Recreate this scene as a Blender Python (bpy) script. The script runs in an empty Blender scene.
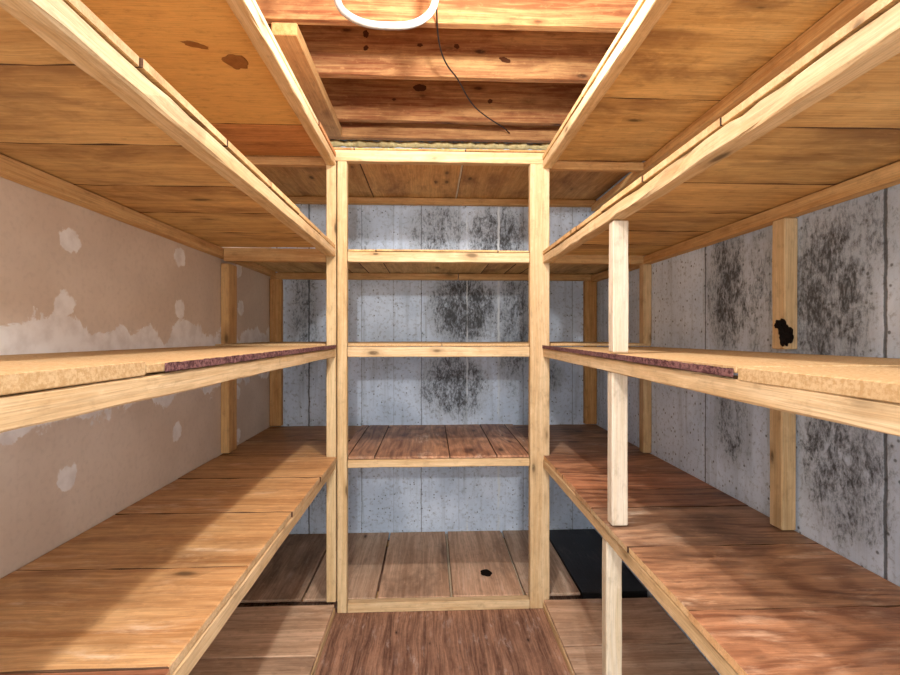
import bpy, bmesh, math, random
from mathutils import Vector
random.seed(7)
EYE = 1.217                       # camera height; z below is measured from the eye, add EYE for the world
S = bpy.context.scene
COL = S.collection

# ------------------------------------------------------------------ node helpers
class G:
    def __init__(s, name, rough=0.75, spec=0.25):
        s.m = bpy.data.materials.new(name); s.m.use_nodes = True
        s.t = s.m.node_tree; s.n = s.t.nodes; s.l = s.t.links
        s.b = s.n['Principled BSDF']
        s.b.inputs['Roughness'].default_value = rough
        s.b.inputs['Specular IOR Level'].default_value = spec
    def new(s, k, **kw):
        n = s.n.new(k)
        for a, v in kw.items(): setattr(n, a, v)
        return n
    def put(s, sock, v):
        if hasattr(v, 'is_linked'): s.l.new(v, sock)
        elif v is not None:
            if sock.type == 'RGBA' and len(v) == 3: v = (*v, 1)
            sock.default_value = v
    def math(s, op, a, b=None, c=None, clamp=False):
        n = s.new('ShaderNodeMath', operation=op, use_clamp=clamp)
        s.put(n.inputs[0], a)
        if b is not None: s.put(n.inputs[1], b)
        if c is not None: s.put(n.inputs[2], c)
        return n.outputs[0]
    def vmul(s, v, k):
        n = s.new('ShaderNodeVectorMath', operation='MULTIPLY'); s.put(n.inputs[0], v); s.put(n.inputs[1], k); return n.outputs[0]
    def vadd(s, v, k):
        n = s.new('ShaderNodeVectorMath', operation='ADD'); s.put(n.inputs[0], v); s.put(n.inputs[1], k); return n.outputs[0]
    def noise(s, v, scale=1, detail=4, rough=.55, dist=0):
        n = s.new('ShaderNodeTexNoise'); s.put(n.inputs['Vector'], v)
        n.inputs['Scale'].default_value = scale; n.inputs['Detail'].default_value = detail
        n.inputs['Roughness'].default_value = rough; n.inputs['Distortion'].default_value = dist
        return n.outputs['Fac']
    def ramp(s, f, lo, hi, a=0., b=1., smooth=True):
        n = s.new('ShaderNodeMapRange', interpolation_type='SMOOTHSTEP' if smooth else 'LINEAR')
        s.put(n.inputs[0], f); s.put(n.inputs[1], lo); s.put(n.inputs[2], hi); s.put(n.inputs[3], a); s.put(n.inputs[4], b)
        return n.outputs[0]
    def mix(s, f, a, b, blend='MIX'):
        n = s.new('ShaderNodeMix', data_type='RGBA', blend_type=blend, clamp_factor=True)
        s.put(n.inputs[0], f); s.put(n.inputs[6], a); s.put(n.inputs[7], b); return n.outputs[2]
    def bump(s, h, strength=.3, dist=.002):
        n = s.new('ShaderNodeBump'); n.inputs['Strength'].default_value = strength; n.inputs['Distance'].default_value = dist
        s.put(n.inputs['Height'], h); s.l.new(n.outputs[0], s.b.inputs['Normal'])
    def color(s, c): s.put(s.b.inputs['Base Color'], c)
    def sep(s, v):
        n = s.new('ShaderNodeSeparateXYZ'); s.put(n.inputs[0], v); return n.outputs

def rgb(r, g, b):                 # sRGB 0-255 to linear
    f = lambda c: ((c/255+.055)/1.055)**2.4 if c/255 > .04045 else c/255/12.92
    return (f(r), f(g), f(b))

def wood(name, light, dark, knots=.5, contrast=1., stain=None, stain_amt=.3, scuff=None, scuff_amt=.3, fine=1., rough=.72, spec=.25, figure=False, stain_scale=3.):
    g = G(name, rough, spec)
    at = g.new('ShaderNodeAttribute', attribute_name='grain').outputs['Vector']
    wob = g.noise(g.vmul(at, (2, 6, 6)), 1, 2)
    wv = g.new('ShaderNodeCombineXYZ'); g.put(wv.inputs[1], g.math('MULTIPLY', wob, .05)); g.put(wv.inputs[2], g.math('MULTIPLY', wob, .03))
    a2 = g.vadd(at, wv.outputs[0])
    broad = g.noise(g.vmul(a2, (.9, 13, 13)), 1, 3, .5, .3)
    lines = g.noise(g.vmul(a2, (2.2, 70, 70)), 1, 3, .6)
    fib = g.noise(g.vmul(at, (9, 330, 330)), 1, 2, .6)
    f = g.math('ADD', g.math('MULTIPLY', g.ramp(broad, .34, .66), .5), g.math('MULTIPLY', g.ramp(lines, .36, .64), .5 * fine))
    if figure:
        bands = g.math('SINE', g.math('MULTIPLY', g.noise(g.vmul(a2, (1.3, 7, 7)), 1, 1.5, .4), 70))
        f = g.math('ADD', g.math('MULTIPLY', f, .65), g.math('MULTIPLY', g.ramp(bands, -.6, 1), .35))
    f = g.math('MULTIPLY', f, contrast, clamp=True)
    c = g.mix(f, light, dark)
    c = g.mix(g.ramp(fib, .35, .75, 0, .34), c, tuple(x*.45 for x in dark))
    if stain:
        st = g.noise(g.vmul(at, (stain_scale*.55, stain_scale*1.3, stain_scale*1.3)), 1, 5, .62, .4)
        c = g.mix(g.math('MULTIPLY', g.ramp(st, .47, .70), stain_amt), c, stain)
    if scuff:
        sc = g.noise(g.vmul(a2, (5, 22, 22)), 1, 6, .7, .2)
        sm = g.noise(at, 4, 2)
        c = g.mix(g.math('MULTIPLY', g.math('MULTIPLY', g.ramp(sc, .52, .72), g.ramp(sm, .42, .62)), scuff_amt), c, scuff)
    if knots:
        vo = g.new('ShaderNodeTexVoronoi', feature='F1'); g.put(vo.inputs['Vector'], g.vmul(a2, (6.5, 17, 17))); vo.inputs['Scale'].default_value = 1
        cr = g.sep(vo.outputs['Color'])
        rare = g.ramp(cr[0], 1-.42*knots-.02, 1-.42*knots+.02)
        size = g.math('MULTIPLY_ADD', cr[1], .15, .09)
        kd = g.math('DIVIDE', vo.outputs['Distance'], size)
        c = g.mix(g.math('MULTIPLY', g.ramp(kd, .7, 2.6, .5, 0), rare), c, tuple(x*.55 for x in dark))
        c = g.mix(g.math('MULTIPLY', g.ramp(kd, .45, 1.15, .85, 0), rare), c, tuple(x*.18 for x in dark))
    mo = g.noise(g.vmul(at, (22, 40, 40)), 1, 5, .7)
    c = g.mix(g.ramp(mo, .5, .74, 0, .38), c, tuple(x*.42 for x in dark))
    c = g.mix(g.ramp(mo, .46, .28, 0, .25), c, tuple(min(1, x*1.25) for x in light))
    oi = g.new('ShaderNodeObjectInfo').outputs['Color']
    c = g.mix(1., c, oi, 'MULTIPLY')
    g.color(c)
    g.bump(g.math('ADD', g.math('MULTIPLY', lines, .6), fib), .5, .0016)
    return g.m

M = {}
M['pine'] = wood('pine_framing', rgb(222, 196, 156), rgb(198, 162, 114), knots=.7, contrast=.95)
M['pine_old'] = wood('aged_pine_framing', rgb(226, 186, 130), rgb(198, 148, 92), knots=.5, stain=rgb(160, 108, 62), stain_amt=.35)
M['pine_white'] = wood('pale_new_pine', rgb(222, 210, 188), rgb(204, 184, 150), knots=.5)
M['ply_under'] = wood('aged_shelf_board', rgb(228, 196, 140), rgb(194, 156, 102), knots=.25, stain=rgb(112, 72, 42), stain_amt=.7, fine=.9, stain_scale=3.6, scuff=rgb(100, 64, 40), scuff_amt=.5)
M['hardboard'] = wood('orange_panel_board', rgb(224, 178, 108), rgb(208, 160, 90), knots=0, contrast=.5, fine=.3, stain=rgb(184, 126, 66), stain_amt=.35)
M['deck_orange'] = wood('orange_worn_plank', rgb(230, 188, 134), rgb(182, 132, 82), knots=.4, stain=rgb(104, 70, 44), stain_amt=.7, scuff=rgb(238, 216, 186), scuff_amt=.7, spec=.4, rough=.5)
M['deck_red'] = wood('reddish_worn_plank', rgb(208, 164, 128), rgb(116, 76, 54), knots=.4, stain=rgb(66, 46, 36), stain_amt=.7, scuff=rgb(226, 204, 180), scuff_amt=.9, figure=True, spec=.4, rough=.5)
M['deck_dust'] = wood('dusty_brown_plank', rgb(222, 194, 168), rgb(176, 146, 120), knots=.2, stain=rgb(80, 66, 58), stain_amt=.6, scuff=rgb(220, 206, 190), scuff_amt=.5)
M['joist'] = wood('red_fir_joist', rgb(228, 184, 126), rgb(156, 100, 64), knots=.6, contrast=1.1, stain=rgb(124, 66, 42), stain_amt=.55)
M['seam_shade'] = wood('shaded_board_edge', rgb(110, 80, 56), rgb(68, 48, 34), knots=0)  # shade of the gaps between boards, painted on their long edges
M['black_board'] = wood('black_painted_board', rgb(34, 33, 34), rgb(20, 19, 20), knots=0, scuff=rgb(116, 110, 104), scuff_amt=.5, rough=.45, spec=.4)
M['floor'] = wood('red_plywood_floor', rgb(186, 144, 118), rgb(96, 66, 54), knots=.12, contrast=.95, scuff=rgb(206, 190, 182), scuff_amt=.65, stain=rgb(82, 50, 40), stain_amt=.4)
M['subfloor'] = wood('subfloor_board', rgb(210, 150, 90), rgb(170, 108, 60), knots=.2)

def particle(name, a, b, d):
    g = G(name, .85, .15)
    at = g.new('ShaderNodeAttribute', attribute_name='grain').outputs['Vector']
    c = g.mix(g.ramp(g.noise(at, 160, 3, .7), .38, .62), a, b)
    c = g.mix(g.ramp(g.noise(at, 5, 4, .6), .5, .75, 0, .45), c, d)
    g.color(c); g.bump(g.noise(at, 220, 3, .7), .5, .0015); return g.m
M['chip'] = particle('pale_particle_board', rgb(204, 174, 132), rgb(184, 150, 104), rgb(174, 138, 94))
M['chip_edge'] = particle('dark_particle_edge', rgb(130, 92, 90), rgb(72, 44, 46), rgb(150, 114, 108))

def plain(name, c, rough=.5, spec=.4, bump=0):
    g = G(name, rough, spec)
    tc = g.new('ShaderNodeTexCoord').outputs['Object']
    n = g.noise(tc, 40, 4, .6)
    g.color(g.mix(g.ramp(n, .35, .7), c, tuple(x*.8 for x in c)))
    if bump: g.bump(g.noise(tc, 90, 4, .7), .6, bump)
    return g.m
M['white_plastic'] = plain('white_plastic_tube', rgb(168, 166, 162), .35, .5)
M['cable'] = plain('black_cable', rgb(34, 26, 24), .5)
M['insul'] = plain('yellow_glass_wool', rgb(236, 216, 158), .95, .05, .01)
M['torn'] = plain('torn_brown_fibre', rgb(150, 104, 60), .95, .05, .004)
M['knot'] = plain('dark_knot', rgb(96, 58, 36), .8, .1, .002)
M['soot'] = plain('black_soot', rgb(30, 23, 19), .95, .05, .006)
M['steel'] = plain('dull_nail', rgb(70, 66, 62), .5)

# drywall: object coordinates are world coordinates (the wall mesh sits at the origin)
def drywall():
    g = G('drywall_with_mud', .85, .15)
    P = g.new('ShaderNodeTexCoord').outputs['Object']; x, y, z = g.sep(P)
    paper = g.mix(g.ramp(g.noise(P, 3, 4), .3, .7), rgb(224, 207, 190), rgb(208, 189, 171))
    paper = g.mix(g.ramp(g.noise(g.vmul(P, (1, 60, 60)), 1, 3), .45, .75, 0, .15), paper, rgb(156, 138, 124))
    fy = g.new('ShaderNodeCombineXYZ'); g.put(fy.inputs[1], y)
    edge = g.math('ADD', g.math('MULTIPLY', g.math('SUBTRACT', g.noise(g.vmul(fy.outputs[0], (1, 4.5, 1)), 1, 2, .5), .5), .20),
                  g.math('MULTIPLY', g.math('SUBTRACT', g.noise(P, 9, 6, .68, .6), .5), .20))
    top = g.ramp(g.math('ADD', z, edge), EYE+.026, EYE+.036, 1, 0)
    bot = g.ramp(g.math('ADD', z, edge), EYE-.225, EYE-.213, 0, 1)
    mud = g.math('MULTIPLY', top, bot)
    warp = g.math('MULTIPLY', g.math('SUBTRACT', g.noise(P, 26, 4, .65), .5), .050)
    for (sy, sz, r) in [(1.279, .251, .032), (1.262, .080, .032), (1.824, .293, .034), (1.824, .098, .030), (1.269, -.368, .030), (1.803, -.356, .030),
                        (2.374, .324, .036), (2.399, .139, .036), (2.35, -.272, .034), (2.362, -.484, .030), (.72, .26, .032), (.72, -.38, .03), (1.27, -.80, .03), (1.80, -.80, .03)]:
        d = g.math('SQRT', g.math('ADD', g.math('POWER', g.math('ABSOLUTE', g.math('SUBTRACT', y, sy)), 2), g.math('POWER', g.math('ABSOLUTE', g.math('SUBTRACT', z, EYE+sz)), 2)))
        mud = g.math('MAXIMUM', mud, g.ramp(g.math('ADD', d, warp), r, r+.006, 1, 0))
    mc = g.mix(g.ramp(g.noise(P, 18, 4), .35, .7), rgb(246, 243, 241), rgb(226, 220, 216))
    g.color(g.mix(g.math('MULTIPLY', mud, .92), paper, mc))
    g.bump(g.math('ADD', mud, g.math('MULTIPLY', g.noise(P, 120, 3), .2)), .25, .002)
    return g.m
M['drywall'] = drywall()

# poured concrete: board seams, efflorescence and black mould
def concrete(name, axis, seams, white_seams, blobs):
    g = G(name, .9, .12)
    P = g.new('ShaderNodeTexCoord').outputs['Object']; sx = g.sep(P); u = sx[axis]; z = sx[2]
    base = g.mix(g.ramp(g.noise(P, 2.4, 5, .6), .32, .68), rgb(222, 234, 250), rgb(186, 200, 218))
    vert = g.vmul(P, (26, 26, 1.6))
    base = g.mix(g.ramp(g.noise(vert, 1, 4, .6), .48, .72, 0, .35), base, rgb(128, 136, 142))
    base = g.mix(g.ramp(g.noise(P, 55, 4, .7), .50, .72, 0, .55), base, rgb(110, 114, 116))
    pits = g.new('ShaderNodeTexVoronoi'); g.put(pits.inputs['Vector'], P); pits.inputs['Scale'].default_value = 42
    pr_ = g.sep(pits.outputs['Color'])[0]
    base = g.mix(g.math('MULTIPLY', g.ramp(pits.outputs['Distance'], .10, .24, .8, 0), g.ramp(pr_, .66, .7)), base, rgb(74, 76, 78))
    msk = None
    for (cu, cz, ru, rz, k) in blobs:
        d = g.math('ADD', g.math('POWER', g.math('ABSOLUTE', g.math('DIVIDE', g.math('SUBTRACT', u, cu), ru)), 2), g.math('POWER', g.math('ABSOLUTE', g.math('DIVIDE', g.math('SUBTRACT', z, EYE+cz), rz)), 2))
        e = g.ramp(d, 0, 1.5, k, 0)
        msk = e if msk is None else g.math('MAXIMUM', msk, e)
    n1 = g.noise(g.vmul(P, (20, 20, 11)), 1, 8, .78, .6)
    n2 = g.noise(g.vmul(P, (95, 95, 45)), 1, 5, .75, .4)
    thr = g.math('MULTIPLY_ADD', msk, -.29, .735)
    mold = g.math('ADD', g.math('MULTIPLY', n1, .55), g.math('MULTIPLY', n2, .45))
    mold = g.ramp(g.math('SUBTRACT', mold, thr), -.07, .13)
    base = g.mix(g.math('MULTIPLY', g.ramp(msk, .1, .9), .38), base, rgb(132, 132, 130))
    base = g.mix(g.math('MULTIPLY', mold, .92), base, rgb(60, 59, 58))
    wob = g.math('MULTIPLY', g.math('SUBTRACT', g.noise(P, 14, 4, .7), .5), .012)
    h = None
    for su, w, dk in seams:
        d = g.math('ABSOLUTE', g.math('SUBTRACT', g.math('ADD', u, wob), su))
        e = g.ramp(d, w*.4, w, dk, 0); base = g.mix(e, base, rgb(62, 64, 66)); h = e if h is None else g.math('MAXIMUM', h, e)
    for su, w in white_seams:
        d = g.math('ABSOLUTE', g.math('SUBTRACT', g.math('ADD', u, g.math('MULTIPLY', wob, 2)), su))
        base = g.mix(g.math('MULTIPLY', g.ramp(d, w*.3, w, .9, 0), g.ramp(g.noise(g.vmul(P, (8, 8, 3)), 1, 3), .35, .55)), base, rgb(214, 220, 224))
    g.color(base)
    g.bump(g.math('SUBTRACT', g.math('MULTIPLY', n2, .5), h), .5, .004)
    return g.m
M['conc_back'] = concrete('poured_concrete_back', 0, [(-.72, .006, .8), (-.41, .004, .4), (-.22, .003, .25), (-.055, .004, .6), (.17, .003, .25), (.56, .004, .35), (.86, .004, .4)], [(.41, .010), (.22, .006)],
    [(.20, .16, .26, .26, 1.1), (.40, .60, .24, .25, 1.0), (.14, -.30, .26, .25, 1.0), (.05, .62, .25, .2, .85), (.5, .05, .16, .5, .85), (-.42, .55, .10, .3, .65), (-.75, .1, .12, .5, .8), (-.3, -.1, .12, .2, .5), (.30, -.75, .3, .3, .5), (.7, -.25, .14, .12, .8), (-.62, -.8, .2, .4, .7)])
M['conc_right'] = concrete('poured_concrete_right', 1, [(1.69, .005, .75), (1.005, .006, .8), (.45, .006, .7)], [],
    [(1.56, .16, .15, .28, 1.0), (1.40, .10, .12, .3, .8), (1.16, .08, .16, .34, 1.0), (1.07, .25, .14, .22, .75), (1.54, -.28, .12, .20, .85), (1.12, -.30, .18, .26, .95), (.88, -.1, .14, .4, .7), (1.5, .35, .3, .08, .55), (2.4, .2, .15, .3, .4)])

# ------------------------------------------------------------------ object helpers
def empty(name, label, cat, loc, group=None):
    o = bpy.data.objects.new(name, None); o.location = loc; o.empty_display_size = .05; COL.objects.link(o)
    o['label'] = label; o['category'] = cat
    if group: o['group'] = group
    return o
def tag(o, label, cat, group=None):
    o['label'] = label; o['category'] = cat
    if group: o['group'] = group
    return o

def board(name, x, y, z, axis, mat, parent=None, tint=(1, 1, 1), bev=.0022, jit=.0008, seg=.12, near=0., far=0., end_mat=None, side_mat=None):
    """one sawn piece of timber: a chamfered section lofted along its grain axis with slightly uneven arrises.
       near / far shift the two ends in z (a rail that is out of level)."""
    lo = Vector((x[0], y[0], z[0])); hi = Vector((x[1], y[1], z[1])); c = (lo+hi)/2; h = (hi-lo)/2
    ax = 'xyz'.index(axis); a1, a2 = [i for i in range(3) if i != ax]
    L = h[ax]*2; n = max(2, int(L/seg)+1)
    b = min(bev, h[a1]*.45, h[a2]*.45)
    bm = bmesh.new(); gr = bm.verts.layers.float_vector.new('grain')
    off = Vector((random.uniform(0, 60), random.uniform(0, 60), random.uniform(0, 60)))
    side = a1 if h[a1] > h[a2] else a2
    rings = []
    sec = [(-1, -1, b, 0), (1, -1, -b, 0), (1, -1, 0, b), (1, 1, 0, -b), (1, 1, -b, 0), (-1, 1, b, 0), (-1, 1, 0, -b), (-1, -1, 0, b)]
    ts = [-1+b/h[ax]] + [-1+2*i/n for i in range(1, n)] + [1-b/h[ax]]
    ts = [-1.0] + ts + [1.0]
    for k, t in enumerate(ts):
        ring = []
        endr = k in (0, len(ts)-1)
        for (s1, s2, d1, d2) in sec:
            p = Vector((0, 0, 0)); p[ax] = t*h[ax]
            k1 = b if endr else 0
            p[a1] = s1*(h[a1]-k1)+(0 if endr else d1); p[a2] = s2*(h[a2]-k1)+(0 if endr else d2)
            if not endr:
                j1, j2 = (jit*.15 if side_mat and side == a1 else jit), (jit*.15 if side_mat and side == a2 else jit)
                p[a1] -= s1*abs(random.gauss(0, j1)); p[a2] -= s2*abs(random.gauss(0, j2))
            v = bm.verts.new(p)
            gv = Vector((p[ax], p[a1], p[a2]))+off
            v[gr] = gv
            f = (t+1)/2
            v.co.z += near*(1-f)+far*f
            ring.append(v)
        rings.append(ring)
    for r0, r1 in zip(rings, rings[1:]):
        for i in range(8):
            j = (i+1) % 8; f = bm.faces.new((r0[i], r0[j], r1[j], r1[i]))
            if side_mat and i in ((1, 2, 3, 5, 6, 7) if side == a1 else (0, 1, 3, 4, 5, 7)): f.material_index = 2
    ends = [bm.faces.new(rings[0]), bm.faces.new(rings[-1])]
    if end_mat:
        for f in ends: f.material_index = 1
    bmesh.ops.recalc_face_normals(bm, faces=bm.faces)
    me = bpy.data.meshes.new(name); bm.to_mesh(me); bm.free()
    me.materials.append(M[mat])
    me.materials.append(M[end_mat or mat])
    if side_mat: me.materials.append(M[side_mat])
    o = bpy.data.objects.new(name, me); COL.objects.link(o)
    o.color = (*tint, 1)
    if parent: o.parent = parent; o.location = c-parent.location
    else: o.location = c
    return o

def slab(name, x, y, z, mat, kind='structure'):
    bm = bmesh.new(); bmesh.ops.create_cube(bm, size=1)
    gr = bm.verts.layers.float_vector.new('grain')
    for v in bm.verts:
        v.co = Vector((x[0]+(v.co.x+.5)*(x[1]-x[0]), y[0]+(v.co.y+.5)*(y[1]-y[0]), z[0]+(v.co.z+.5)*(z[1]-z[0])))
        v[gr] = Vector((v.co.y*2.2, v.co.x*1.8, v.co.z))
    me = bpy.data.meshes.new(name); bm.to_mesh(me); bm.free(); me.materials.append(M[mat])
    o = bpy.data.objects.new(name, me); COL.objects.link(o); o['kind'] = kind
    return o

def tube(name, pts, r, mat, n=10, fillet=None):
    cu = bpy.data.curves.new(name, 'CURVE'); cu.dimensions = '3D'; cu.bevel_depth = r; cu.bevel_resolution = 4; cu.use_fill_caps = True; cu.resolution_u = 8
    sp = cu.splines.new('NURBS'); sp.points.add(len(pts)-1)
    for p, q in zip(sp.points, pts): p.co = (*q, 1)
    sp.use_endpoint_u = True; sp.order_u = 3
    t = bpy.data.objects.new(name+'_curve', cu); COL.objects.link(t)
    dg = bpy.context.evaluated_depsgraph_get(); me = bpy.data.meshes.new_from_object(t.evaluated_get(dg))
    bpy.data.objects.remove(t); me.name = name
    me.materials.clear(); me.materials.append(M[mat])
    for p in me.polygons: p.use_smooth = True
    c = sum((v.co for v in me.vertices), Vector())/len(me.vertices)
    for v in me.vertices: v.co -= c
    o = bpy.data.objects.new(name, me); o.location = c; COL.objects.link(o); return o

# ------------------------------------------------------------------ the setting
WL, WR, WB, Y0 = -.94, 1.0, 2.85, -.25     # left wall, right wall, back wall, cut-off behind the camera, shortened to let in world light
XL, XR, YF = -.415, .5, 2.1                # front edges of the left and right shelves, front of the back shelves
CEIL = 1.43
E_ = EYE
slab('floor', (WL-.1, WR+.1), (Y0-1.2, WB+.1), (-.06, 0), 'floor')
slab('wall_left', (WL-.1, WL), (Y0, WB), (0, CEIL+E_), 'drywall')
slab('wall_right', (WR, WR+.1), (Y0, WB), (0, CEIL+E_), 'conc_right')
slab('wall_back', (WL-.1, WR+.1), (WB, WB+.1), (0, CEIL+E_), 'conc_back')
slab('ceiling', (WL-.1, WR+.1), (Y0, WB+.1), (CEIL+E_, CEIL+E_+.03), 'subfloor')

def R(a=.06): k = random.uniform(1-a, 1+a); return (min(1.15, k*random.uniform(.98, 1.02)), k, k*random.uniform(.96, 1.03))
GAP = .0004
T = .038

def side_shelf(name, label, side, zr, th, planks, mat, rail_mat, led_mat, deck_tints=None, ledger=True, cross=None, tilt=0, board_name='deck_board', edge=None, wob=.003, to_corner=False, rail_jit=.0011):
    """side: -1 left, +1 right. zr = top of the rail (eye-relative). planks = list of y cuts."""
    xf = XL if side < 0 else XR; xw = WL+.001 if side < 0 else WR-.001
    root = empty(name, label, 'shelf', (xf, planks[0], E_+zr-T), 'storage shelves on pine framing')
    y0, y1 = planks[0], planks[-1]
    rx = (xf-.042, xf) if side < 0 else (xf, xf+.042)
    board('front_rail', rx, (y0, YF-.001), (E_+zr-T, E_+zr), 'y', rail_mat, root, bev=.003, jit=rail_jit, seg=.07, near=-tilt)
    if ledger:
        lx = (xw, xw+T) if side < 0 else (xw-T, xw)
        board('wall_ledger', lx, (y0, WB-T-.004 if to_corner else YF-.001), (E_+zr-T, E_+zr), 'y', led_mat, root)
    for i, (a, b) in enumerate(zip(planks, planks[1:])):
        t = deck_tints[i % len(deck_tints)] if deck_tints else R()
        w = random.uniform(-wob, wob)
        xx = (xw+.002, xf-w) if side < 0 else (xf+w, xw-.002)
        if YF-.01 < a < YF and b < YF+.06: xx = (xw+.002, -.4595) if side < 0 else (.5345, xw-.002)
        tz = th[i] if isinstance(th, (list, tuple)) else th+random.uniform(-.0012, .0012)
        fa = -tilt*(1-(a-y0)/(YF-y0)); fb = -tilt*(1-(b-y0)/(YF-y0)); k = (fa+fb)/2
        m = mat[i] if isinstance(mat, (list, tuple)) else mat
        board(board_name, xx, (a+GAP/2, b-GAP/2), (E_+zr+.0006+k, E_+zr+tz+k), 'x', m, root, tint=t, bev=.0020, jit=.0012, seg=.05, end_mat='chip' if m == 'chip' else 'pine', side_mat=None if m == 'chip' else 'seam_shade')
    if cross: board('cross_rail', cross[0], (YF, YF+T), cross[1], 'x', led_mat, root)
    return root

def back_shelf(name, label, zr, th, cuts, mat, x_out, rail_mat='pine', led=None, tints=None, rail_h=T, led_cut=None, rail_x=(-.3645, .4415), side_rails=False, y_front=YF, led_mat='pine_old', behind=False):
    root = empty(name, label, 'shelf', ((rail_x[0]+rail_x[1])/2, YF, E_+zr-rail_h), 'storage shelves on pine framing')
    board('front_rail', rail_x, (YF, YF+T), (E_+zr-rail_h, E_+zr), 'x', rail_mat, root, bev=.0025, seg=.08)
    if side_rails:
        for xa, xb in ((WL+.041, -.4585), (.5345, WR-.041)):
            board('side_rail', (xa, xb), (YF+.002, YF+T), (E_+zr-rail_h, E_+zr+.0133), 'x', 'pine_old', root)
    if led:
        xs = [WL+.003]+(led_cut or [])+[WR-.003]
        for a, b in zip(xs, xs[1:]):
            board('wall_ledger', (a+.002, b-.002), (WB-T-.001, WB-.001), (E_+zr-T, E_+zr), 'x', led_mat, root)
    xs = [x_out[0]]+cuts+[x_out[1]]
    if behind: xs = sorted(set([x_out[0], x_out[1]] + [x for x in xs if not (-.4595 < x < -.3635 or .441 < x < .5345)] + [x for x in (-.4595, -.3635, .441, .5345) if x_out[0] < x < x_out[1]]))
    for i, (a, b) in enumerate(zip(xs, xs[1:])):
        m = mat[i] if isinstance(mat, (list, tuple)) else mat
        mid = (a+b)/2; yf = y_front+random.uniform(0, .004)
        if behind and -.46 < mid < -.3635: yf = YF+.047
        elif behind and .44 < mid < .5345: yf = YF+T+.002
        elif side_rails and not -.46 < mid < .5345: yf = YF+T+.003
        board('deck_board', (a+GAP/2, b-GAP/2), (yf, WB-.002), (E_+zr+.0006, E_+zr+th+random.uniform(-.001, .001)), 'y', m, root, tint=(tints[i % len(tints)] if tints else R()), bev=.003, jit=.0012, side_mat=None if m == 'chip' else 'seam_shade')
    return root

# ---- uppermost shelves under the joists
Z_T = .796
ye = -.2
TOP_L = side_shelf('storage_shelf', 'uppermost left shelf under the joists with a plain orange panel underside', -1, Z_T-.012, .019, [ye, .56, 1.79, 2.098], ['hardboard', 'hardboard', 'ply_under'], 'pine', 'pine_old',
           [(1, 1, 1), (1, 1, 1), (.92, .62, .48)], to_corner=True)
side_shelf('storage_shelf', 'uppermost right shelf under the joists with dark scuffs on its underside', 1, Z_T-.012, .019, [ye, .62, 1.545, 2.098], 'ply_under', 'pine', 'pine_old', [(1.06, 1, .88), (1.08, 1.03, .92), (1.06, 1, .88)], to_corner=True)
TOP_B = back_shelf('storage_shelf', 'uppermost shelf of the back wall with three wide boards', Z_T+.022, .012, [-.335, .155], 'ply_under', (WL+.003, WR-.003), led=True, rail_h=.050, rail_x=(-.458, .533), tints=[(.9, .78, .66), (1, .84, .7), (.85, .7, .58)])
board('seam_strip', (.146, .155), (YF+.045, WB-T-.003), (E_+Z_T+.022-.006, E_+Z_T+.022), 'y', 'pine_white', TOP_B)
for xa, xb, lab in ((WL+.04, -.4605, 'short cross rail behind the uppermost left shelf, left of the paired posts'), (.5355, WR-.04, 'short cross rail behind the uppermost right shelf, right of the single post')):
    tag(board('cross_rail', (xa, xb), (YF+.002, YF+T), (E_+Z_T-.048, E_+Z_T-.012), 'x', 'pine_old'), lab, 'rail', 'short cross rails under the uppermost shelves')

# ---- shelves above eye level
Z_A = .384
side_shelf('storage_shelf', 'left shelf just above eye level, seen from below, against the drywall', -1, Z_A, .018, [ye, .10, .42, .70, .985, 1.25, 1.52, 1.81, 2.098], 'ply_under', 'pine', 'pine_old',
           [(.95, .86, .76), (.98, .88, .78), (.9, .8, .7), (1, .9, .8), (.92, .82, .72), (1.05, .92, .78), (.95, .85, .72), (1.02, .9, .76)], to_corner=True, rail_jit=.0016)
side_shelf('storage_shelf', 'right shelf just above eye level, resting on the pale front post', 1, Z_A-.023, .018, [ye, .15, .48, .80, 1.10, 1.37, 1.61, 1.86, 2.098], 'ply_under', 'pine', 'pine_old',
           [(1, .92, .84), (1, .94, .86), (1.03, .95, .85), (.95, .88, .78), (1.06, .95, .82), (.98, .88, .76), (1.02, .9, .76), (.96, .86, .72)], to_corner=True, rail_jit=.0026)
back_shelf('storage_shelf', 'back wall shelf just above eye level, second from the top', .371, .012, [-.24, .30], 'ply_under', (WL+.042, WR-.003), led=True, behind=True, side_rails=True, rail_h=.045, led_cut=[.165])

# ---- shelves just below eye level: two sheets of particle board each
def chip_shelf(label, side, zr, y_cut, thick_near, tilt):
    root = side_shelf('storage_shelf', label, side, zr, [thick_near, .015], [ye, y_cut, 2.098], 'chip', 'pine', 'pine_old', [(1, 1, 1), (1, .98, .95)], ledger=True, tilt=tilt, wob=0)
    xf = XL if side < 0 else XR
    # the far sheet shows a dark crumbly sawn edge
    ex = (xf+.0003, xf+.004) if side < 0 else (xf-.004, xf-.0003)
    k = -tilt*(1-(y_cut-ye)/(YF-ye))
    e = board('crumbly_edge', ex, (y_cut+(.046 if side < 0 else .008), 2.095), (E_+zr+.0006, E_+zr+.0162), 'y', 'chip_edge', root, bev=.001, jit=.0012, seg=.012, near=k)
    e['label'] = 'dark purple-brown crumbly sawn edge'
    return root
chip_shelf('left shelf just below eye level, pale particle board with a broken corner', -1, -.054, .712, .023, .006)
chip_shelf('right shelf just below eye level, pale particle board on a sagging rail', 1, -.056, .755, .024, .0225)
back_shelf('storage_shelf', 'back wall shelf just below eye level, third from the top', -.047, .014, [0.05], 'chip', (WL+.003, WR-.003), behind=True, rail_h=.046)

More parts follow.
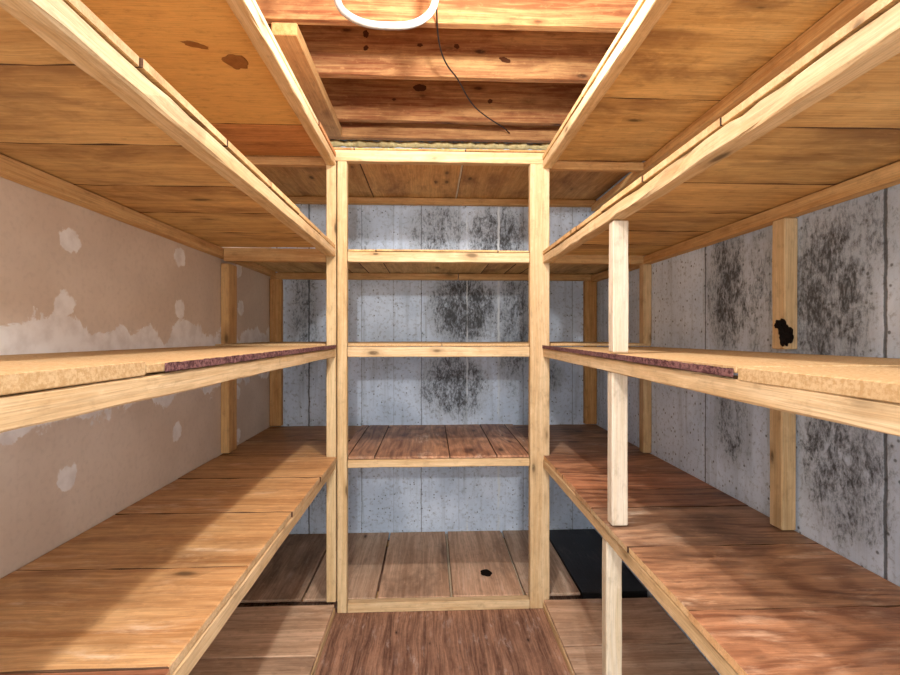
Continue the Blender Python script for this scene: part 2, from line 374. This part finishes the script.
# ---- knee-high shelves: worn planks
Z_C = -.548
side_shelf('storage_shelf', 'low left shelf of wide orange planks against the drywall', -1, Z_C, .019, [ye, .10, .775, 1.11, 1.45, 1.80, 2.098, 2.148, 2.45, 2.828], ['deck_red', 'deck_red']+['deck_orange']*7, 'pine', 'pine_old',
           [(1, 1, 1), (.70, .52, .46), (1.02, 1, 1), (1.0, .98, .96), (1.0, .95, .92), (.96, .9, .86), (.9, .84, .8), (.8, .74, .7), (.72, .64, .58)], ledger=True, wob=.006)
side_shelf('storage_shelf', 'low right shelf of reddish scuffed planks against the concrete', 1, Z_C-.002, .019, [ye, .12, .52, .90, 1.18, 1.45, 1.62, 1.80, 2.098, 2.142, 2.45, 2.828], 'deck_red', 'pine', 'pine_old',
           [(1, 1, 1), (1.08, .95, .85), (1.1, .92, .8), (1.15, 1.06, .95), (.92, .94, .95), (.78, .66, .6), (1.1, .86, .74), (1.08, .92, .82), (.8, .76, .74), (.8, .76, .74), (.9, .85, .8)], ledger=True, wob=.006)
back_shelf('storage_shelf', 'low back wall shelf of red-brown planks, fourth from the top', Z_C+.004, .014, [-.245, .085, .295], 'deck_red', (XL+.003, XR-.003), behind=True, rail_h=.036, tints=[(1.1, 1, .94), (1.0, .95, .9), (1.1, 1.02, .95), (1.05, .95, .9)], y_front=YF)

# ---- floor platforms
Z_D = -1.186
def platform(label, side, cuts, tints):
    xf = XL if side < 0 else XR; xw = WL if side < 0 else WR
    root = empty('floor_platform', label, 'platform', ((xf+xw)/2, cuts[0], 0), 'low plank platforms on the floor')
    rx = (xf-.030, xf) if side < 0 else (xf, xf+.030)
    board('front_rail', rx, (cuts[0], 2.092), (.0005, E_+Z_D), 'y', 'pine', root)
    for i, (a, b) in enumerate(zip(cuts, cuts[1:])):
        xx = (xw+.003, xf-.004) if side < 0 else (xf+.004, xw-.003)
        board('deck_board', xx, (a+.003, b-.003), (E_+Z_D+.0005, E_+Z_D+.016), 'x', 'deck_dust', root, tint=tints[i % len(tints)], jit=.001)
    return root
platform('low floor platform of dusty planks along the left wall', -1, [ye, .2, .55, .9, 1.25, 1.5, 1.757, 2.094], [(1, .94, .88), (.96, .9, .84), (1.05, .98, .9), (.95, .88, .82)])
platform('low floor platform of dusty planks along the right wall', 1, [ye, .2, .55, .9, 1.1, 1.43, 1.775, 2.094], [(1, .95, .9), (.95, .9, .86), (1.1, 1, .92), (1.08, 1, .92)])
FLOOR_B = root = empty('floor_platform', 'low floor platform of gapped planks under the back wall shelves', 'platform', (.03, YF, 0), 'low plank platforms on the floor')
board('front_rail', (-.3645, .4415), (YF, YF+T), (.0005, E_+Z_D+.012), 'x', 'pine', root)
for a, b, t in ((WL+.003, -.575, (.75, .7, .66)), (-.568, -.246, (.95, .9, .86)), (-.238, .088, (1.05, .95, .88)), (.102, .422, (1.1, .98, .9)), (.432, .684, (.95, .92, .9))):
    board('deck_board', (a, b), (YF+T+.002 if -.4 < b < .5 else YF+T+.004, WB-.003), (E_+Z_D+.0005, E_+Z_D+.015), 'y', 'deck_dust', root, tint=t, jit=.001)
for a, b in ((.089, .101), (.423, .431)):
    board('gap_batten', (a, b), (YF+T+.002, WB-.003), (E_+Z_D-.020, E_+Z_D+.003), 'y', 'pine_white', root)
for yy in (YF+.10, WB-.10):
    board('sleeper', (WL+.003, WR-.003), (yy, yy+.06), (.0005, E_+Z_D-.021), 'x', 'pine_old', root)
tag(board('black_board', (.690, WR-.004), (YF+T+.004, WB-.004), (E_+Z_D-.020, E_+Z_D+.016), 'y', 'black_board'), 'black board lying in the right back corner at floor level', 'board')

# ------------------------------------------------------------------ posts and studs
def post(name, x, y, z, lab, mat='pine', cat='post', tint=None, axis='z'):
    o = board(name, x, y, (E_+z[0], E_+z[1]), axis, mat, None, tint=tint or R(.03), bev=.003, jit=.0007, seg=.1)
    return tag(o, lab, cat, 'wall studs between the shelves' if name == 'wall_stud' else 'pine posts of the shelves')
FL = -E_+.0005
post('shelf_post', (-.457, -.4145), (YF, YF+.045), (Z_D+.018, Z_T+.022-.0505), 'left one of the paired pine posts at the left end of the back shelves')
post('shelf_post', (-.4095, -.3665), (YF, YF+T), (FL, Z_T+.022-.0505), 'right one of the paired pine posts at the left end of the back shelves')
post('shelf_post', (.443, .532), (YF, YF+T), (FL, Z_T+.022-.0505), 'single wide pine post at the right end of the back shelves')
# pale post in three lengths at the front of the right shelves
px = (XR+.007, XR+.053)
post('shelf_post', px, (1.30, 1.338), (-.056+.0105, Z_A-.023-T-.001), 'upper length of the pale front post, between the two upper right shelves', 'pine_white')
post('shelf_post', (px[0]-.003, px[1]-.003), (1.30, 1.338), (Z_C+.0195, -.056-T-.006), 'middle length of the pale front post, standing on the low right shelf', 'pine_white')
post('shelf_post', (XR+.003, XR+.051), (1.342, 1.380), (Z_D+.018, Z_C-.002-T-.001), 'lowest length of the pale front post, standing on the right floor platform', 'pine_white')
# studs against the walls
zu = (-.036, Z_A-T-.001); zl = (Z_C+.0215, -.054-T-.004)
zur = (-.036, Z_A-.023-T-.001); zlr = (Z_C+.0195, -.056-T-.008)
post('wall_stud', (WL+.001, WL+.039), (YF+.065, YF+.155), (zu[0], .371-.046), 'upper stud on the drywall behind the left end of the eye-level shelf', 'pine_old')
post('wall_stud', (WL+.001, WL+.039), (YF+.065, YF+.155), zl, 'lower stud on the drywall above the low orange shelf', 'pine_old')
post('wall_stud', (WL+.001, WL+.070), (WB-.041, WB-.002), (zu[0], .371-T-.001), 'upper stud in the left back corner', 'pine_old', tint=(.95, .86, .78))
post('wall_stud', (WL+.001, WL+.070), (WB-.041, WB-.002), (zl[0], -.049), 'lower stud in the left back corner', 'pine_old', tint=(.95, .86, .78))
s1 = post('wall_stud', (WR-.041, WR-.001), (1.250, 1.300), zur, 'upper stud on the right concrete wall with a black sooty patch', 'pine', tint=(1, .98, .95))
post('wall_stud', (WR-.048, WR-.006), (1.250, 1.300), zlr, 'lower stud on the right concrete wall, nearest the viewer', 'pine', tint=(1, .98, .95))
post('wall_stud', (WR-.041, WR-.001), (YF+.005, YF+.050), (zu[0], .371-.046), 'upper stud in the middle of the right concrete wall', 'pine', tint=(.98, .94, .88))
post('wall_stud', (WR-.041, WR-.001), (YF+.005, YF+.050), zlr, 'lower stud in the middle of the right concrete wall', 'pine', tint=(.98, .94, .88))
post('wall_stud', (WR-.075, WR-.002), (WB-.041, WB-.002), (zu[0], .371-T-.001), 'upper stud in the right back corner', 'pine_old', tint=(.9, .8, .68))
post('wall_stud', (WR-.075, WR-.002), (WB-.041, WB-.002), (zlr[0], -.049), 'lower stud in the right back corner', 'pine_old', tint=(.9, .8, .68))

# black sooty clump on the upper right stud: ragged lumps run together
rs = random.Random(3)
bm = bmesh.new()
for k in range(46):
    t = k/45
    cx = .944+.034*t+rs.uniform(-.012, .010)-.006*(t > .5); cz = .036-.056*t+rs.uniform(-.012, .012)
    r = rs.uniform(.003, .0085)*(1.25-abs(t-.6))
    g0 = bmesh.ops.create_icosphere(bm, subdivisions=2, radius=1)['verts']
    for v in g0:
        q = 1+rs.uniform(-.3, .35)
        v.co = Vector((cx+v.co.x*r*q, 1.2485-abs(rs.gauss(0, .0012))+v.co.y*.004*q, cz+v.co.z*r*1.7*q))
c0 = Vector((.962, 1.247, -.010))
for v in bm.verts: v.co -= c0
me = bpy.data.meshes.new('sooty_patch'); bm.to_mesh(me); bm.free(); me.materials.append(M['soot'])
o = bpy.data.objects.new('sooty_patch', me); COL.objects.link(o); o.parent = s1
o.location = c0+Vector((0, 0, E_))-s1.location; o['label'] = 'ragged black sooty patch'

# ------------------------------------------------------------------ joists and what hangs from them
ZJ = 1.185
jl = ['nearest ceiling joist, behind the white tube', 'second ceiling joist past the white tube, bearing dark knots', 'third ceiling joist past the white tube, with a big knot']
JO = []
for yy, lab, t in ((1.795, jl[0], (.86, .82, .78)), (2.170, jl[1], (1, .95, .9)), (2.620, jl[2], (.92, .82, .74))):
    JO.append(tag(board('ceiling_joist', (WL+.004, WR-.004), (yy, yy+T), (E_+ZJ, E_+CEIL-.001), 'x', 'joist', None, tint=t, bev=.003, jit=.001), lab, 'joist', 'ceiling joists'))
tag(board('rim_joist', (WL+.004, WR-.004), (2.738, 2.776), (E_+1.137, E_+CEIL-.001), 'x', 'joist', None, tint=(.85, .75, .68)), 'rim joist running just above the back wall insulation', 'joist')
tag(board('nailing_block', (-.600, -.503), (1.815, 2.735), (E_+ZJ-.050, E_+ZJ-.001), 'y', 'pine_old', None, tint=(1.05, 1, .95), bev=.003), 'flat timber block nailed under the joists above the left shelves', 'block')

J1, J2, J3 = JO
# big knots and torn patches with a place of their own
def patch(name, parent, c, n, ru, rv, mat, label, ang=0, th=.0012, seed=1, rag=.25):
    """a thin ragged disc lying on a face; n = index of the face's normal axis with sign"""
    r = random.Random(seed); ax = abs(n)-1; sg = 1 if n > 0 else -1
    a1, a2 = [i for i in range(3) if i != ax]
    bm = bmesh.new(); gr = bm.verts.layers.float_vector.new('grain'); N = 28; lo = []; hi = []
    for i in range(N):
        t = 2*math.pi*i/N; k = 1+rag*(.5*math.sin(2*t+seed)+.35*math.sin(5*t+2*seed)+r.uniform(-.35, .35))
        u, v = ru*k*math.cos(t), rv*k*math.sin(t)
        u, v = u*math.cos(ang)-v*math.sin(ang), u*math.sin(ang)+v*math.cos(ang)
        for L, d, s_ in ((lo, 0, 1), (hi, th, .86)):
            p = Vector((0, 0, 0)); p[a1] = u*s_; p[a2] = v*s_; p[ax] = sg*d
            q = bm.verts.new(p); q[gr] = p*1.0+Vector((seed, 0, 0)); L.append(q)
    for i in range(N): bm.faces.new((lo[i], lo[(i+1) % N], hi[(i+1) % N], hi[i]))
    bm.faces.new(hi); bm.faces.new(lo); bmesh.ops.recalc_face_normals(bm, faces=bm.faces)
    me = bpy.data.meshes.new(name); bm.to_mesh(me); bm.free(); me.materials.append(M[mat])
    o = bpy.data.objects.new(name, me); COL.objects.link(o)
    o.parent = parent; o.location = Vector(c)-parent.location; o['label'] = label
    return o
patch('torn_patch', TOP_L, (-.556, 1.383, E_+Z_T-.0115), -3, .030, .042, 'torn', 'brown torn patch', 0, seed=2)
patch('torn_patch', TOP_L, (-.634, 1.307, E_+Z_T-.0115), -3, .036, .012, 'torn', 'brown torn streak', .35, seed=5)
patch('knot', FLOOR_B, (.275, 2.340, E_+Z_D+.0150), 3, .030, .034, 'soot', 'black knot', 0, seed=4, rag=.12)
for (kx, kz, ru, rv, sd) in ((-.058, 1.366, .036, .020, 3), (.33, 1.30, .014, .012, 6), (-.20, 1.30, .010, .008, 8)):
    patch('knot', J3, (kx, 2.6195, E_+kz), -2, ru, rv, 'knot', 'dark knot', .1, th=.0008, seed=sd, rag=.15)
for (kx, kz, ru, rv, sd) in ((-.293, 1.371, .013, .017, 3), (-.293, 1.307, .011, .012, 6), (-.048, 1.327, .012, .009, 7), (.342, 1.268, .026, .012, 9), (.12, 1.325, .014, .010, 4)):
    patch('knot', J2, (kx, 2.1695, E_+kz), -2, ru, rv, 'knot', 'dark knot', -.2, th=.0008, seed=sd, rag=.2)

# glass wool poking out over the wall head
bm = bmesh.new(); n = 150
gr = [[None]*7 for _ in range(n+1)]
for i in range(n+1):
    x = -.62+1.42*i/n
    a = .012+.010*math.sin(i*.37)+.008*math.sin(i*.91+1)+.006*random.random()
    for k in range(7):
        th = math.pi*(k/6)
        gr[i][k] = bm.verts.new((x, -(a*.9+.016)*math.sin(th)+random.gauss(0, .0015), .018*math.cos(th)*(.8+a*14)+random.gauss(0, .0015)))
for i in range(n):
    for k in range(7):
        bm.faces.new((gr[i][k], gr[i+1][k], gr[i+1][(k+1) % 7], gr[i][(k+1) % 7]))
bm.faces.new(gr[0]); bm.faces.new(gr[n])
bmesh.ops.recalc_face_normals(bm, faces=bm.faces)
me = bpy.data.meshes.new('insulation_strip'); bm.to_mesh(me); bm.free(); me.materials.append(M['insul'])
for p in me.polygons: p.use_smooth = True
o = bpy.data.objects.new('insulation_strip', me); COL.objects.link(o); o.location = (0, WB-.002, E_+1.142)
tag(o, 'yellow glass wool strip poking out along the top of the back wall', 'insulation')

# white bent tube: a U of pipe hanging from between the joists
yt = 1.52
zb = .990
tag(tube('white_tube', [(-.305, yt, E_+1.42), (-.303, yt, E_+1.15), (-.298, yt, E_+1.06), (-.270, yt, E_+1.020), (-.205, yt, E_+zb), (-.11, yt, E_+zb-.003), (-.055, yt, E_+zb+.004), (-.012, yt, E_+1.018), (.014, yt, E_+1.055), (.020, yt, E_+1.12), (.022, yt, E_+1.42)], .0115, 'white_plastic'),
    'white bent tube hanging in a U shape from between the joists', 'tube')
# thin black cable run along the joists
tag(tube('black_cable', [(.020, 1.60, E_+1.19), (.022, 1.80, E_+1.179), (.04, 1.92, E_+1.150), (.075, 2.05, E_+1.160), (.125, 2.17, E_+1.179), (.20, 2.35, E_+1.150), (.30, 2.52, E_+1.165), (.375, 2.63, E_+1.179), (.42, 2.68, E_+1.179), (.455, 2.725, E_+1.172)], .0032, 'cable'),
    'thin black cable slung under the ceiling joists', 'cable')

# ------------------------------------------------------------------ light
def point(name, loc, power, color, r):
    l = bpy.data.lights.new(name, 'POINT'); l.energy = power; l.color = color; l.shadow_soft_size = r
    o = bpy.data.objects.new(name, l); o.location = loc; COL.objects.link(o); return o
point('ceiling_bulb_light', (.09, 1.17, E_+1.02), 49, (1, .97, .93), .03)
point('hall_lamp_light', (-.02, -1.5, E_+.74), 128, (1, .99, .97), .05)
w = bpy.data.worlds.new('hall'); S.world = w; w.use_nodes = True
w.node_tree.nodes['Background'].inputs[0].default_value = (.95, .98, 1, 1); w.node_tree.nodes['Background'].inputs[1].default_value = 3.3

# ------------------------------------------------------------------ camera
cam = bpy.data.cameras.new('camera'); cam.lens = 36*475/900; cam.sensor_width = 36; cam.clip_start = .02
co = bpy.data.objects.new('camera', cam); COL.objects.link(co)
co.location = (0, 0, EYE); co.rotation_euler = (math.radians(90), 0, -math.atan(19.5/475)); cam.shift_y = -1.5/900
S.camera = co
S.view_settings.view_transform = 'Standard'; S.view_settings.look = 'None'; S.view_settings.gamma = 1
S.view_settings.exposure = .2; S.view_settings.use_curve_mapping = False
